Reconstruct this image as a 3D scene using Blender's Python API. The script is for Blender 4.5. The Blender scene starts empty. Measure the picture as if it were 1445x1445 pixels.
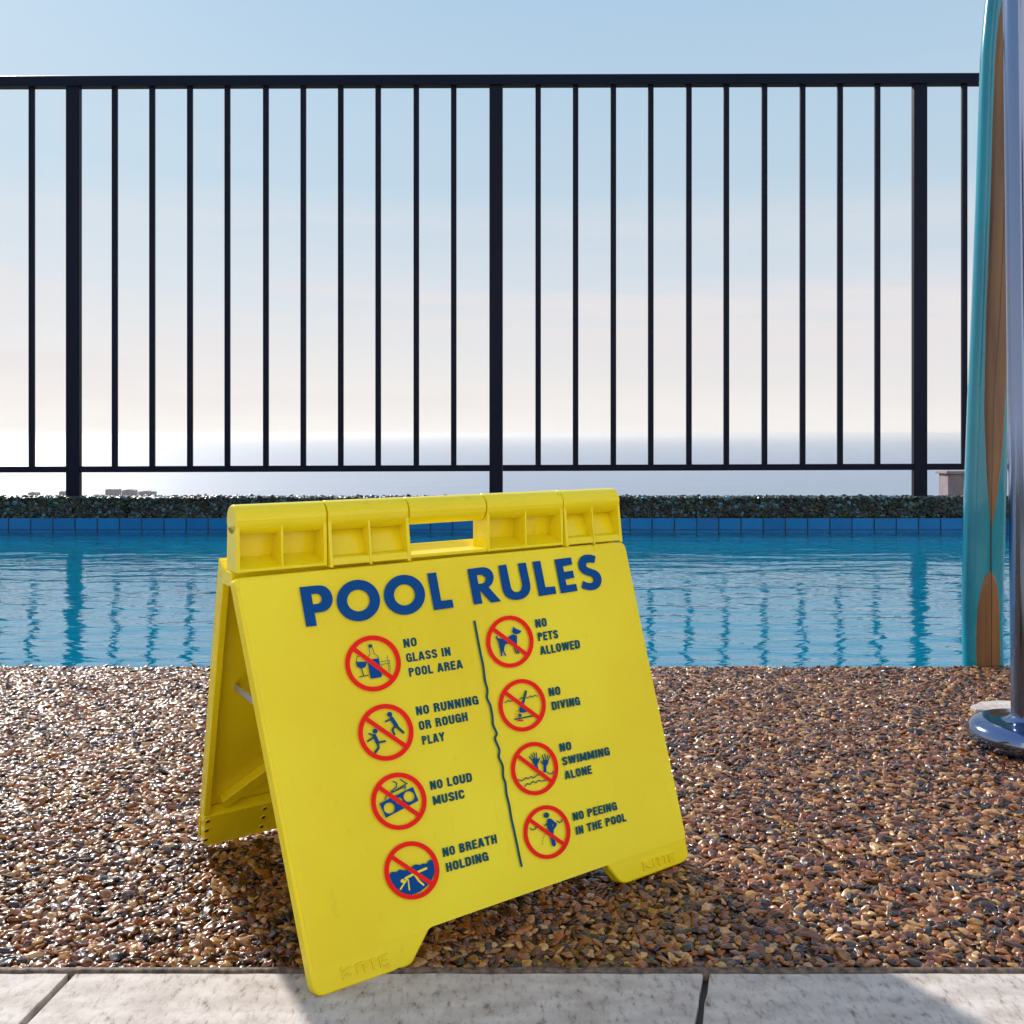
import bpy, bmesh, math, random
import numpy as np
from mathutils import Vector, Matrix, noise
from mathutils.geometry import tessellate_polygon
random.seed(7); rng = np.random.default_rng(11)
scene = bpy.context.scene
COL = scene.collection

# ------------------------------------------------------------------ camera
F, CX, HY, H = 1324.0, 722.5, 612.0, 0.4      # focal length (px of the 1445 px photo), principal column, horizon row, eye height
cam_d = bpy.data.cameras.new('camera'); cam = bpy.data.objects.new('camera', cam_d); COL.objects.link(cam)
cam_d.sensor_width = 36; cam_d.lens = F / 1445 * 36
cam_d.shift_y = -(722.5 - HY) / 1445
cam_d.clip_start = 0.02; cam_d.clip_end = 500000
cam.location = (0, 0, H); cam.rotation_euler = (math.radians(90), 0, 0)
scene.camera = cam

# ------------------------------------------------------------------ light
AZ, EL = math.radians(-34), math.radians(31)
SUN = Vector((math.sin(AZ) * math.cos(EL), math.cos(AZ) * math.cos(EL), math.sin(EL)))
sun_d = bpy.data.lights.new('sun', 'SUN'); sun = bpy.data.objects.new('sun', sun_d); COL.objects.link(sun)
sun_d.energy = 5.0; sun_d.angle = math.radians(2.2); sun_d.color = (1.0, 0.93, 0.84)
sun.rotation_euler = (-SUN).to_track_quat('-Z', 'Y').to_euler(); sun.location = SUN * 20
scene.view_settings.view_transform = 'Standard'; scene.view_settings.look = 'None'
scene.view_settings.exposure = 0.1; scene.view_settings.gamma = 1.0
scene.view_settings.use_curve_mapping = False
scene.cycles.use_denoising = True
try: scene.cycles.denoiser = 'OPENIMAGEDENOISE'
except Exception: pass
scene.cycles.max_bounces = 8; scene.cycles.sample_clamp_indirect = 8

def NN(nt, typ, **kw):
    n = nt.nodes.new(typ)
    for k, v in kw.items():
        if k == 'inp':
            for kk, vv in v.items(): n.inputs[kk].default_value = vv
        else: setattr(n, k, v)
    return n
def ramp(nt, stops, interp='LINEAR'):
    r = nt.nodes.new('ShaderNodeValToRGB'); cr = r.color_ramp; cr.interpolation = interp
    while len(cr.elements) > 1: cr.elements.remove(cr.elements[-1])
    cr.elements[0].position = stops[0][0]; cr.elements[0].color = (*stops[0][1], 1)
    for p, c in stops[1:]:
        e = cr.elements.new(p); e.color = (*c, 1)
    return r

world = bpy.data.worlds.new('World'); scene.world = world; world.use_nodes = True
nt = world.node_tree; nt.nodes.clear(); LK = nt.links.new
out = NN(nt, 'ShaderNodeOutputWorld'); bg = NN(nt, 'ShaderNodeBackground'); LK(bg.outputs[0], out.inputs[0])
sky = NN(nt, 'ShaderNodeTexSky', sky_type='NISHITA', sun_disc=False)
sky.sun_elevation = EL; sky.sun_rotation = AZ; sky.dust_density = 2.5; sky.air_density = 1.0; sky.ozone_density = 2.0
tc = NN(nt, 'ShaderNodeTexCoord')
sep = NN(nt, 'ShaderNodeSeparateXYZ'); LK(tc.outputs['Generated'], sep.inputs[0])
# thin haze over the clear sky: pale at the horizon, blue higher up, the same all the way round
hz = ramp(nt, [(0.0, (.96, .93, .90)), (.05, (.86, .84, .83)), (.10, (.76, .78, .81)), (.16, (.65, .73, .81)),
               (.25, (.51, .665, .79)), (.42, (.42, .605, .79)), (1.0, (.30, .45, .80))])
LK(sep.outputs[2], hz.inputs[0])
nsc = NN(nt, 'ShaderNodeVectorMath', operation='SCALE'); nsc.inputs['Scale'].default_value = 0.045
LK(sky.outputs[0], nsc.inputs[0])
mx = NN(nt, 'ShaderNodeMix', data_type='RGBA'); mx.inputs[0].default_value = 0.92
LK(nsc.outputs[0], mx.inputs[6]); LK(hz.outputs[0], mx.inputs[7])
# stretched veil clouds low in the sky
mp = NN(nt, 'ShaderNodeMapping'); mp.inputs['Scale'].default_value = (1.6, 1.6, 16); mp.inputs['Location'].default_value = (.3, 0, .4)
LK(tc.outputs['Generated'], mp.inputs[0])
cn = NN(nt, 'ShaderNodeTexNoise'); cn.inputs['Scale'].default_value = 1.7; cn.inputs['Detail'].default_value = 7; cn.inputs['Roughness'].default_value = .55
LK(mp.outputs[0], cn.inputs['Vector'])
cr_ = ramp(nt, [(.36, (0, 0, 0)), (.56, (1, 1, 1))]); LK(cn.outputs[0], cr_.inputs[0])
band = ramp(nt, [(.0, (.0,)*3), (.04, (.4,)*3), (.10, (.8,)*3), (.143, (.85,)*3), (.160, (.22,)*3), (.19, (.12,)*3), (.22, (.30,)*3), (.25, (.08,)*3), (.4, (0,)*3)]); wob = NN(nt, 'ShaderNodeMath', operation='MULTIPLY_ADD'); LK(cn.outputs[0], wob.inputs[0]); wob.inputs[1].default_value = .10; LK(sep.outputs[2], wob.inputs[2])
wo2 = NN(nt, 'ShaderNodeMath', operation='ADD'); LK(wob.outputs[0], wo2.inputs[0]); wo2.inputs[1].default_value = -.05; LK(wo2.outputs[0], band.inputs[0])
cm = NN(nt, 'ShaderNodeMath', operation='MULTIPLY'); LK(cr_.outputs[0], cm.inputs[0]); LK(band.outputs[0], cm.inputs[1])
mc = NN(nt, 'ShaderNodeMix', data_type='RGBA'); LK(cm.outputs[0], mc.inputs[0]); LK(mx.outputs[2], mc.inputs[6]); mc.inputs[7].default_value = (.79, .75, .76, 1)
# the air glows round the sun
dt = NN(nt, 'ShaderNodeVectorMath', operation='DOT_PRODUCT'); LK(tc.outputs['Generated'], dt.inputs[0]); dt.inputs[1].default_value = SUN
dm = NN(nt, 'ShaderNodeMath', operation='MAXIMUM'); LK(dt.outputs['Value'], dm.inputs[0]); dm.inputs[1].default_value = 0
dp = NN(nt, 'ShaderNodeMath', operation='POWER'); LK(dm.outputs[0], dp.inputs[0]); dp.inputs[1].default_value = 7
ds = NN(nt, 'ShaderNodeMath', operation='MULTIPLY_ADD'); LK(dp.outputs[0], ds.inputs[0]); ds.inputs[1].default_value = .03; ds.inputs[2].default_value = .98
mul = NN(nt, 'ShaderNodeVectorMath', operation='SCALE'); LK(mc.outputs[2], mul.inputs[0]); LK(ds.outputs[0], mul.inputs['Scale'])
LK(mul.outputs[0], bg.inputs[0]); bg.inputs[1].default_value = 1.0

# ------------------------------------------------------------------ helpers
ORG = {}
V = Vector
def ray(x, y): return Vector(((x - CX) / F, 1.0, -(y - HY) / F))
CAM = Vector((0, 0, H))
def G(x, y, z=0.0):
    r = ray(x, y); return CAM + r * ((z - H) / r.z)
def P(x, y, Y): return CAM + ray(x, y) * Y

def mat(name, base=(.5, .5, .5), rough=.5, metal=0.0, spec=.5, coat=0.0, **kw):
    m = bpy.data.materials.new(name); m.use_nodes = True
    b = m.node_tree.nodes['Principled BSDF']
    b.inputs['Base Color'].default_value = (*base, 1); b.inputs['Roughness'].default_value = rough
    b.inputs['Metallic'].default_value = metal; b.inputs['Specular IOR Level'].default_value = spec
    b.inputs['Coat Weight'].default_value = coat
    for k, v in kw.items(): b.inputs[k.replace('_', ' ')].default_value = v
    return m, m.node_tree, b
def var(nt_, b, c1, c2, scale=8, detail=5, lo=.35, hi=.65, stretch=(1, 1, 1), coord='Object'):
    t = NN(nt_, 'ShaderNodeTexCoord'); mp_ = NN(nt_, 'ShaderNodeMapping'); mp_.inputs['Scale'].default_value = stretch
    nt_.links.new(t.outputs[coord], mp_.inputs[0])
    n = NN(nt_, 'ShaderNodeTexNoise'); n.inputs['Scale'].default_value = scale; n.inputs['Detail'].default_value = detail
    nt_.links.new(mp_.outputs[0], n.inputs['Vector'])
    r = ramp(nt_, [(lo, c1), (hi, c2)]); nt_.links.new(n.outputs[0], r.inputs[0])
    nt_.links.new(r.outputs[0], b.inputs['Base Color'])
    return n, r, mp_
def bump(nt_, b, src, strength=.3, dist=.002, prev=None):
    n = NN(nt_, 'ShaderNodeBump'); n.inputs['Strength'].default_value = strength; n.inputs['Distance'].default_value = dist
    nt_.links.new(src, n.inputs['Height'])
    if prev: nt_.links.new(prev.outputs[0], n.inputs['Normal'])
    nt_.links.new(n.outputs[0], b.inputs['Normal']); return n

def wpos(o):
    return ORG.get(o.name, Vector((0, 0, 0))) if o else Vector((0, 0, 0))
def link(name, me, parent=None, origin=None):
    o = bpy.data.objects.new(name, me); COL.objects.link(o)
    if parent: o.parent = parent
    return o
def mk(name, verts, faces, mats, parent=None, smooth=False, bev=0, mi=None, origin=None, seg=2):
    """mesh from world-space verts; stored relative to its parent's (or its own) origin"""
    org = wpos(parent) if parent else (origin or Vector((0, 0, 0)))
    me = bpy.data.meshes.new(name)
    me.from_pydata([tuple(Vector(v) - org) for v in verts], [], faces)
    if not isinstance(mats, (list, tuple)): mats = [mats]
    for m in mats: me.materials.append(m)
    if mi: me.polygons.foreach_set('material_index', mi)
    bm = bmesh.new(); bm.from_mesh(me); 
    if bev: bmesh.ops.recalc_face_normals(bm, faces=bm.faces)
    bm.to_mesh(me); bm.free()
    if smooth or bev: me.polygons.foreach_set('use_smooth', [True] * len(me.polygons))
    me.update()
    o = link(name, me, parent)
    if not parent and origin: o.location = origin; ORG[o.name] = origin.copy()
    if bev:
        md = o.modifiers.new('bevel', 'BEVEL'); md.width = bev; md.segments = seg; md.limit_method = 'ANGLE'; md.angle_limit = math.radians(35); md.harden_normals = True
    return o
def empty(name, loc, label=None, cat=None, group=None):
    o = bpy.data.objects.new(name, None); COL.objects.link(o); o.location = loc; o.empty_display_size = .1; ORG[o.name] = Vector(loc)
    if label: tag(o, label, cat, group)
    return o
def tag(o, label, cat, group=None):
    o['label'] = label; o['category'] = cat
    if group: o['group'] = group
    return o
def struct(o, kind='structure'): o['kind'] = kind; return o

class MB:
    def __init__(s): s.v = []; s.f = []; s.m = []
    def add(s, vs, fs, mi=0):
        b = len(s.v); s.v += [Vector(v) for v in vs]
        for f in fs: s.f.append([i + b for i in f]); s.m.append(mi)
    def box(s, x0, x1, y0, y1, z0, z1, T=None, mi=0):
        vs = [(x, y, z) for z in (z0, z1) for y in (y0, y1) for x in (x0, x1)]
        if T: vs = [T(*v) for v in vs]
        s.add(vs, [(0, 2, 3, 1), (4, 5, 7, 6), (0, 1, 5, 4), (2, 6, 7, 3), (0, 4, 6, 2), (1, 3, 7, 5)], mi)
    def prism(s, loop, d, mi=0, holes=None):
        """closed loop of world points pushed by vector d"""
        n = len(loop); vs = list(loop) + [Vector(p) + d for p in loop]
        fs = [list(range(n))[::-1], list(range(n, 2 * n))] + [[i, (i + 1) % n, n + (i + 1) % n, n + i] for i in range(n)]
        s.add(vs, fs, mi)
    def flat(s, loops, mi=0):
        tri = tessellate_polygon([[Vector(p) for p in l] for l in loops]); vs = [p for l in loops for p in l]
        s.add(vs, [list(t) for t in tri], mi)
    def lathe(s, c, prof, n=32, ax=None, mi=0):
        b = len(s.v)
        for r, z in prof:
            for i in range(n):
                a = 2 * math.pi * i / n; s.v.append(Vector((c[0] + r * math.cos(a), c[1] + r * math.sin(a), c[2] + z)))
        for j in range(len(prof) - 1):
            for i in range(n): s.f.append([b + j * n + i, b + j * n + (i + 1) % n, b + (j + 1) * n + (i + 1) % n, b + (j + 1) * n + i]); s.m.append(mi)
    def build(s, name, mats, parent=None, **kw): return mk(name, s.v, s.f, mats, parent, mi=s.m, **kw)

# ------------------------------------------------------------------ materials
def pebble_mat(name, dark=(.62, .38, .15), wet=.8):
    m, n, b = mat(name, rough=.35, spec=.35, coat=wet); b.inputs['Coat Roughness'].default_value = .055
    oi = NN(n, 'ShaderNodeObjectInfo')
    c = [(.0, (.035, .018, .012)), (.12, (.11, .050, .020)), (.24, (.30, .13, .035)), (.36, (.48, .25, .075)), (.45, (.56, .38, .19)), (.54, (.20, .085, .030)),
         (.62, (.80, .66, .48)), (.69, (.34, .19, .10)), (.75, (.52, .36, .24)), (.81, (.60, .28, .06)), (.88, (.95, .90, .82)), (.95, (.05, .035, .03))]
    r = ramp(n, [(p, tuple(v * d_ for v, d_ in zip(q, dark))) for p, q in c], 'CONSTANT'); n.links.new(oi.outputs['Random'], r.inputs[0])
    t = NN(n, 'ShaderNodeTexCoord'); no = NN(n, 'ShaderNodeTexNoise'); no.inputs['Scale'].default_value = 1.6; no.inputs['Detail'].default_value = 4
    n.links.new(t.outputs['Object'], no.inputs['Vector'])
    mm = NN(n, 'ShaderNodeMix', data_type='RGBA', blend_type='MULTIPLY'); mm.inputs[0].default_value = .8
    r2 = ramp(n, [(.3, (.55, .5, .45)), (.7, (1.25, 1.2, 1.15))]); n.links.new(no.outputs[0], r2.inputs[0])
    n.links.new(r.outputs[0], mm.inputs[6]); n.links.new(r2.outputs[0], mm.inputs[7]); n.links.new(mm.outputs[2], b.inputs['Base Color'])
    bump(n, b, no.outputs[0], .25, .001)
    return m
M_PEB = pebble_mat('pebble_resin')
M_PEBD = pebble_mat('pebble_dark_teal', (.08, .22, .32), .15)  # coping pebbles, tinted dark blue-green
M_GROUT, n_, b_ = mat('dark_resin', (.03, .018, .012), .5); var(n_, b_, (.018, .011, .008), (.06, .036, .022), 90)
M_SLAB, n_, b_ = mat('pale_stone', (.6, .57, .55), .75)
no, r, _ = var(n_, b_, (.43, .37, .33), (.62, .56, .51), 30, 9, .3, .7, (1, 2.2, 1))
pit = NN(n_, 'ShaderNodeTexNoise'); pit.inputs['Scale'].default_value = 170; pit.inputs['Detail'].default_value = 6; pit.inputs['Roughness'].default_value = .7
t_ = NN(n_, 'ShaderNodeTexCoord'); mp_ = NN(n_, 'ShaderNodeMapping'); mp_.inputs['Scale'].default_value = (1, .45, 1); mp_.inputs['Rotation'].default_value = (0, 0, .5)
n_.links.new(t_.outputs['Object'], mp_.inputs[0]); n_.links.new(mp_.outputs[0], pit.inputs['Vector'])
pr = ramp(n_, [(.30, (.30, .22, .18)), (.42, (.82, .80, .78)), (.52, (1, 1, 1))]); n_.links.new(pit.outputs[0], pr.inputs[0])
mm = NN(n_, 'ShaderNodeMix', data_type='RGBA', blend_type='MULTIPLY'); mm.inputs[0].default_value = 1
n_.links.new(r.outputs[0], mm.inputs[6]); n_.links.new(pr.outputs[0], mm.inputs[7]); n_.links.new(mm.outputs[2], b_.inputs['Base Color'])
bump(n_, b_, pit.outputs[0], .45, .0012, bump(n_, b_, no.outputs[0], .4, .003))
M_CONC, n_, b_ = mat('pool_render', (.10, .14, .16), .8); var(n_, b_, (.05, .08, .09), (.13, .17, .18), 12)
M_GREEN, n_, b_ = mat('tile_joint', (.03, .07, .07), .8)
M_TILE, n_, b_ = mat('blue_glazed_tile', (.01, .11, .36), .2, spec=.3)
oi = NN(n_, 'ShaderNodeObjectInfo'); rr = ramp(n_, [(0, (.000, .15, .40)), (.5, (.000, .18, .45)), (1, (.002, .20, .50))]); n_.links.new(oi.outputs['Random'], rr.inputs[0]); n_.links.new(rr.outputs[0], b_.inputs['Base Color'])
M_FENCE, n_, b_ = mat('navy_black_paint', (.004, .006, .018),   .42, spec=.14)
M_YEL, n_, b_ = mat('yellow_plastic', (.88, .74, .012), .17, spec=.45)
nz, r, _ = var(n_, b_, (.92, .73, .007), (.96, .79, .010), 3); bump(n_, b_, nz.outputs[0], .05, .01)
M_PRINT, n_, b_ = mat('printed_yellow_sheet', (.90, .76, .045), .42, spec=.22)
nz, r, _ = var(n_, b_, (.94, .75, .026), (.97, .83, .036), 5)
def scuff(m, amt):
    n = m.node_tree; b = n.nodes['Principled BSDF']; src = b.inputs['Base Color'].links[0].from_socket
    t = NN(n, 'ShaderNodeTexCoord'); a = NN(n, 'ShaderNodeMapping'); a.inputs['Scale'].default_value = (1, 1, .35); a.inputs['Rotation'].default_value = (.3, .9, .4); n.links.new(t.outputs['Object'], a.inputs[0])
    k = NN(n, 'ShaderNodeTexNoise'); k.inputs['Scale'].default_value = 70; k.inputs['Detail'].default_value = 9; k.inputs['Roughness'].default_value = .75; n.links.new(a.outputs[0], k.inputs['Vector'])
    r = ramp(n, [(.28, (1 - amt,) * 3), (.40, (1, 1, 1))]); n.links.new(k.outputs[0], r.inputs[0])
    k2 = NN(n, 'ShaderNodeTexNoise'); k2.inputs['Scale'].default_value = 6; k2.inputs['Detail'].default_value = 4; n.links.new(t.outputs['Object'], k2.inputs['Vector'])
    r3 = ramp(n, [(.30, (.93, .91, .90)), (.6, (1, 1, 1))]); n.links.new(k2.outputs[0], r3.inputs[0])
    x = NN(n, 'ShaderNodeMix', data_type='RGBA', blend_type='MULTIPLY'); x.inputs[0].default_value = 1; n.links.new(src, x.inputs[6]); n.links.new(r.outputs[0], x.inputs[7])
    y = NN(n, 'ShaderNodeMix', data_type='RGBA', blend_type='MULTIPLY'); y.inputs[0].default_value = 1; n.links.new(x.outputs[2], y.inputs[6]); n.links.new(r3.outputs[0], y.inputs[7])
    n.links.new(y.outputs[2], b.inputs['Base Color'])
    r2 = ramp(n, [(.35, (.30,) * 3), (.6, (.12,) * 3)]) if amt > .2 else ramp(n, [(.35, (.55,) * 3), (.6, (.36,) * 3)]); n.links.new(k2.outputs[0], r2.inputs[0]); n.links.new(r2.outputs[0], b.inputs['Roughness'])
scuff(M_YEL, .28); scuff(M_PRINT, .12)
M_BLUE, n_, b_ = mat('blue_ink', (.0, .068, .27), .5, spec=.12)
M_TEAL, n_, b_ = mat('teal_ink', (.004, .085, .12), .5, spec=.12)
M_RED, n_, b_ = mat('red_ink', (.92, .016, .012), .5, spec=.12)
M_ORG, n_, b_ = mat('orange_ink', (.85, .16, .01), .5, spec=.12)
M_HOLE, n_, b_ = mat('dark_hole', (.03, .03, .01), .8)
M_BRACE, n_, b_ = mat('grey_brace', (.50, .52, .60), .35, metal=.3)
M_CHROME, n_, b_ = mat('polished_steel', (.20, .25, .38), .07, metal=1)  # blue of the reflected sky is put into the base colour
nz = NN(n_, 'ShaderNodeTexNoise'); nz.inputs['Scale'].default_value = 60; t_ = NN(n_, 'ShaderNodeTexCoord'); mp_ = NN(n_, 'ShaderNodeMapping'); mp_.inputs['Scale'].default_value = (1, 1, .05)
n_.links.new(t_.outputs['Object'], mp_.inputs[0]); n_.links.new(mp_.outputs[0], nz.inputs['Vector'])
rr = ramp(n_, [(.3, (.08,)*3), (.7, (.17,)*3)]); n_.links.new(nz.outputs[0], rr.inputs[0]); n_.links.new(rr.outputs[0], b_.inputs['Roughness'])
M_BOARD, n_, b_ = mat('turquoise_resin', (.0, .34, .46), .2, spec=.4, coat=.55); b_.inputs['Coat Roughness'].default_value = .05
nz, r, _ = var(n_, b_, (.0, .12, .20), (.0, .34, .44), 9, 6, .32, .68, (1, 1, .12))
M_WOOD, n_, b_ = mat('varnished_wood', (.3, .16, .07), .3, spec=.35, coat=.25)
nz, r, _ = var(n_, b_, (.055, .022, .008), (.29, .145, .058), 26, 8, .3, .72, (1, 1, .06)); bump(n_, b_, nz.outputs[0], .15, .002)
M_STRING, n_, b_ = mat('dark_wood_line', (.05, .025, .012), .3, coat=.5)
M_FAR, n_, b_ = mat('far_render', (.26, .21, .27), .8); var(n_, b_, (.10, .08, .12), (.18, .15, .19), .08)
M_PINK, n_, b_ = mat('pink_render', (.52, .38, .38), .8); var(n_, b_, (.25, .20, .22), (.36, .29, .30), 9)
M_HILL, n_, b_ = mat('scrub', (.06, .08, .04), .9); var(n_, b_, (.03, .045, .02), (.12, .12, .06), .06, 8)
# pool water: deep blue body, mirror surface broken by small ripples
M_WAT, n_, b_ = mat('pool_water', (.0, .215, .33), .010, spec=1.0, IOR=1.33)
b_.inputs['Subsurface Weight'].default_value = 1; b_.inputs['Subsurface Scale'].default_value = 2.5; b_.inputs['Subsurface Radius'].default_value = (.6, 1, 1)
t_ = NN(n_, 'ShaderNodeTexCoord'); prev = None
for sx, sc_, st, dd, off in ((.30, 5.5, 1.0, .0105, 0), (.32, 14, 1.0, .0030, 5), (.45, 40, 1.0, .0012, 9)):
    mp_ = NN(n_, 'ShaderNodeMapping'); mp_.inputs['Scale'].default_value = (sx, 1, 1); mp_.inputs['Location'].default_value = (off, off, 0)
    n_.links.new(t_.outputs['Object'], mp_.inputs[0])
    wn = NN(n_, 'ShaderNodeTexNoise'); wn.inputs['Scale'].default_value = sc_; wn.inputs['Detail'].default_value = 1.5; wn.inputs['Distortion'].default_value = .4
    n_.links.new(mp_.outputs[0], wn.inputs['Vector']); prev = bump(n_, b_, wn.outputs[0], st, dd, prev)
M_SEA, n_, b_ = mat('sea_water', (.25, .30, .37), .50, spec=.5, IOR=1.33)
t_ = NN(n_, 'ShaderNodeTexCoord'); prev = None
for sx, sc_, dd in ((.35, .010, 6.0), (.5, .05, 1.6)):
    mp_ = NN(n_, 'ShaderNodeMapping'); mp_.inputs['Scale'].default_value = (sx, 1, 1)
    n_.links.new(t_.outputs['Object'], mp_.inputs[0])
    wn = NN(n_, 'ShaderNodeTexNoise'); wn.inputs['Scale'].default_value = sc_; wn.inputs['Detail'].default_value = 4
    n_.links.new(mp_.outputs[0], wn.inputs['Vector']); prev = bump(n_, b_, wn.outputs[0], 1, dd, prev)

# ------------------------------------------------------------------ far setting
SEA_Z = -101.5
b = MB(); b.add([(-150000, 1350, SEA_Z), (150000, 1350, SEA_Z), (150000, 150000, SEA_Z), (-150000, 150000, SEA_Z)], [(0, 1, 2, 3)])
struct(b.build('sea', M_SEA))
b = MB(); nx, ny = 60, 70
for j in range(ny + 1):
    y = 6.6 + (1500 - 6.6) * (j / ny) ** 2
    for i in range(nx + 1):
        x = (i / nx - .5) * 2 * (40 + y * 1.6)
        z = -.75 - .0698 * y + noise.noise(Vector((x * .02, y * .02, 0))) * min(1.6, y * .004)
        b.v.append(Vector((x, y, max(z, SEA_Z - 4) if y > 1430 else z)))
for j in range(ny):
    for i in range(nx):
        k = j * (nx + 1) + i; b.f.append([k, k + 1, k + nx + 2, k + nx + 1]); b.m.append(0)
struct(b.build('hillside', M_HILL, smooth=True))
b = MB(); b.add([P(-60, 712, 1440), P(262, 712, 1440), P(262, 706, 1506), P(-60, 706, 1506)], [(0, 1, 2, 3)])
for v in b.v: v.z = SEA_Z + .4
struct(b.build('headland', M_HILL))
# seaside blocks at the foot of the hill, seen just over the pool's far edge
S = 1500 / F
def far_block(x0, x1, ytop, kind, label):
    base = P((x0 + x1) / 2, 704, 1500); base.z = SEA_Z + .3
    root = empty('seaside_building', base, label, 'building', 'low buildings on the shore beyond the pool')
    ax, bx = P(x0, 0, 1500).x, P(x1, 0, 1500).x; zt = H - (ytop - HY) * S
    w = MB()
    if kind == 'arch':
        hgt = zt - base.z; n = 10; loop = []
        for i in range(n + 1):
            a = math.pi * (1 - i / n); loop.append(Vector(((ax + bx) / 2 + math.cos(a) * (bx - ax) / 2, 1500, base.z + hgt * (.55 + .45 * math.sin(a)))))
        loop = [Vector((ax, 1500, base.z))] + loop + [Vector((bx, 1500, base.z))]
        w.prism(loop[::-1], Vector((0, 14, 0)))
    else:
        w.box(ax, bx, 1500, 1514, base.z, zt - 1.6)
    w.build('wall', M_FAR, root)
    if kind == 'crenel':
        n = 3; wd = (bx - ax) / (n * 2 - 1)
        for i in range(n):
            q = MB(); q.box(ax + 2 * i * wd, ax + (2 * i + 1) * wd, 1500.3, 1513, zt - 1.6, zt); q.build('roof_room', M_FAR, root)
    if kind == 'gable':
        q = MB(); q.prism([Vector((ax - .6, 1499.6, zt - 1.6)), Vector((bx + .6, 1499.6, zt - 1.6)), Vector(((bx * .6 + ax * .4), 1499.6, zt)), Vector((ax * .6 + bx * .4, 1499.6, zt))], Vector((0, 14.5, 0))); q.build('roof', M_FAR, root)
    # dark ground floor openings
    for i in range(3 if kind != 'arch' else 2):
        cx = ax + (bx - ax) * (i + .5) / (3 if kind != 'arch' else 2); q = MB(); q.box(cx - 1.2, cx + 1.2, 1499.5, 1499.9, base.z + 3, base.z + (zt - base.z) * .55); q.build('window', M_HOLE, root)
far_block(39.5, 51, 694.2, 'gable', 'small domed mauve building, the one furthest left on the shore beyond the pool')
far_block(60, 75, 698.5, 'crenel', 'broken low outline of a building between the small dome and the left fence post')
far_block(83, 90, 693, 'gable', 'narrow pale building half hidden behind the thick left fence post')
far_block(124, 143.5, 698, 'arch', 'low round-topped building just right of the thick left fence post')
far_block(148.5, 166.5, 690.6, 'crenel', 'mauve block with three notches in its roof, tallest on the shore')
far_block(172, 189.5, 690.8, 'gable', 'mauve block with a peaked roof between the notched and the round-roofed block')
far_block(195, 216.5, 692.8, 'gable', 'broad mauve block with a rounded roof, right of the peaked one')
far_block(222, 243, 699.6, 'arch', 'very low arched building furthest right on the shore')

# pillar beyond the fence, at the right
pc = P(1349, 700, 7.2)
b = MB(); x0, x1 = P(1338, 0, 7.2).x, P(1367, 0, 7.2).x
b.box(x0, x1, 7.2, 7.36, -1.1, P(0, 669, 7.2).z)
o = empty('garden_pillar', Vector(((x0 + x1) / 2, 7.28, -1.1)), 'short pinkish rendered pillar beyond the fence beside the surfboard', 'pillar'); b.build('shaft', M_PINK, o, bev=.006)
b = MB(); b.box(x0 - .02, x1 + .02, 7.18, 7.38, P(0, 669, 7.2).z, P(0, 664.5, 7.2).z); b.build('cap', M_PINK, o, bev=.006)

b = MB(); b.box(-160000, 160000, -60000, 170000, -107, 9)
M_HAZE = bpy.data.materials.new('haze'); M_HAZE.use_nodes = True; hn = M_HAZE.node_tree; hn.nodes.clear()
ho = NN(hn, 'ShaderNodeOutputMaterial'); hv = NN(hn, 'ShaderNodeVolumePrincipled'); hv.inputs['Color'].default_value = (.97, .96, .96, 1); hv.inputs['Density'].default_value = 9e-5; hv.inputs['Anisotropy'].default_value = .35
hn.links.new(hv.outputs[0], ho.inputs['Volume'])
struct(b.build('haze', M_HAZE), 'stuff')

# ------------------------------------------------------------------ pool
YW = F * H / 90.0            # far wall
YE = F * H / (938 - HY)      # near edge of the deck
WZ = H - 139.5 * YW / F        # water level
XP = 7.0
b = MB(); b.box(-XP, XP, YE - .003, YW - .0015, -1.5, WZ); struct(b.build('pool_water', M_WAT))
CZ = H - (730 - HY) * YW / F   # underside of the coping
ps = MB(); ps.box(-XP, XP, YW + .004, YW + .5, -1.6, CZ - .004)
pw = struct(ps.build('pool_wall', M_CONC))
gj = MB(); gj.box(-XP, XP, YW, YW + .004, -.5, CZ - .004); gj.build('tile_joints', M_GREEN, pw)
tp = 31.3 * YW / F; th = (747 - 730) * YW / F
tm = MB(); g_ = .0036
tm.box(g_, tp - g_, -.004, 0, g_ * .6, th - g_ * .6)
tme = None
k0 = int(-XP / tp) ; xj = (12.5 - CX) * YW / F
for row in range(3):
    for k in range(-24, 52):
        x = xj + k * tp
        if x < -4.6 or x + tp > 4.6: continue
        if tme is None:
            o = mk('tile', tm.v, tm.f, M_TILE, pw, bev=.002); tme = o.data
        else:
            o = bpy.data.objects.new('tile', tme); COL.objects.link(o); o.parent = pw
            md = o.modifiers.new('bevel', 'BEVEL'); md.width = .002; md.segments = 2; md.harden_normals = True
        o.location = (x + random.uniform(-.0006, .0006), YW + random.uniform(-.001, 0), CZ - .004 - th * (row + 1))
        o.rotation_euler = (random.uniform(-.004, .004), 0, random.uniform(-.004, .004))
cp = MB(); cp.box(-XP, XP, YW + .012, YW + .185, CZ, -.012)
coping = struct(cp.build('pool_coping', M_GROUT, bev=.006))
# retaining wall under the far coping and the basin's near wall
cw = MB(); cw.box(-XP, XP, YW + .50, YW + .80, -2.2, -.45); struct(cw.build('retaining_wall', M_CONC))

# deck
YG = F * H / (1368 - HY)     # line between gravel and paving
dk = MB(); dk.box(-5, 5, YG, YE - .004, -1.6, -.0052)
struct(dk.build('pool_deck', M_GROUT, bev=.004))

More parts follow.
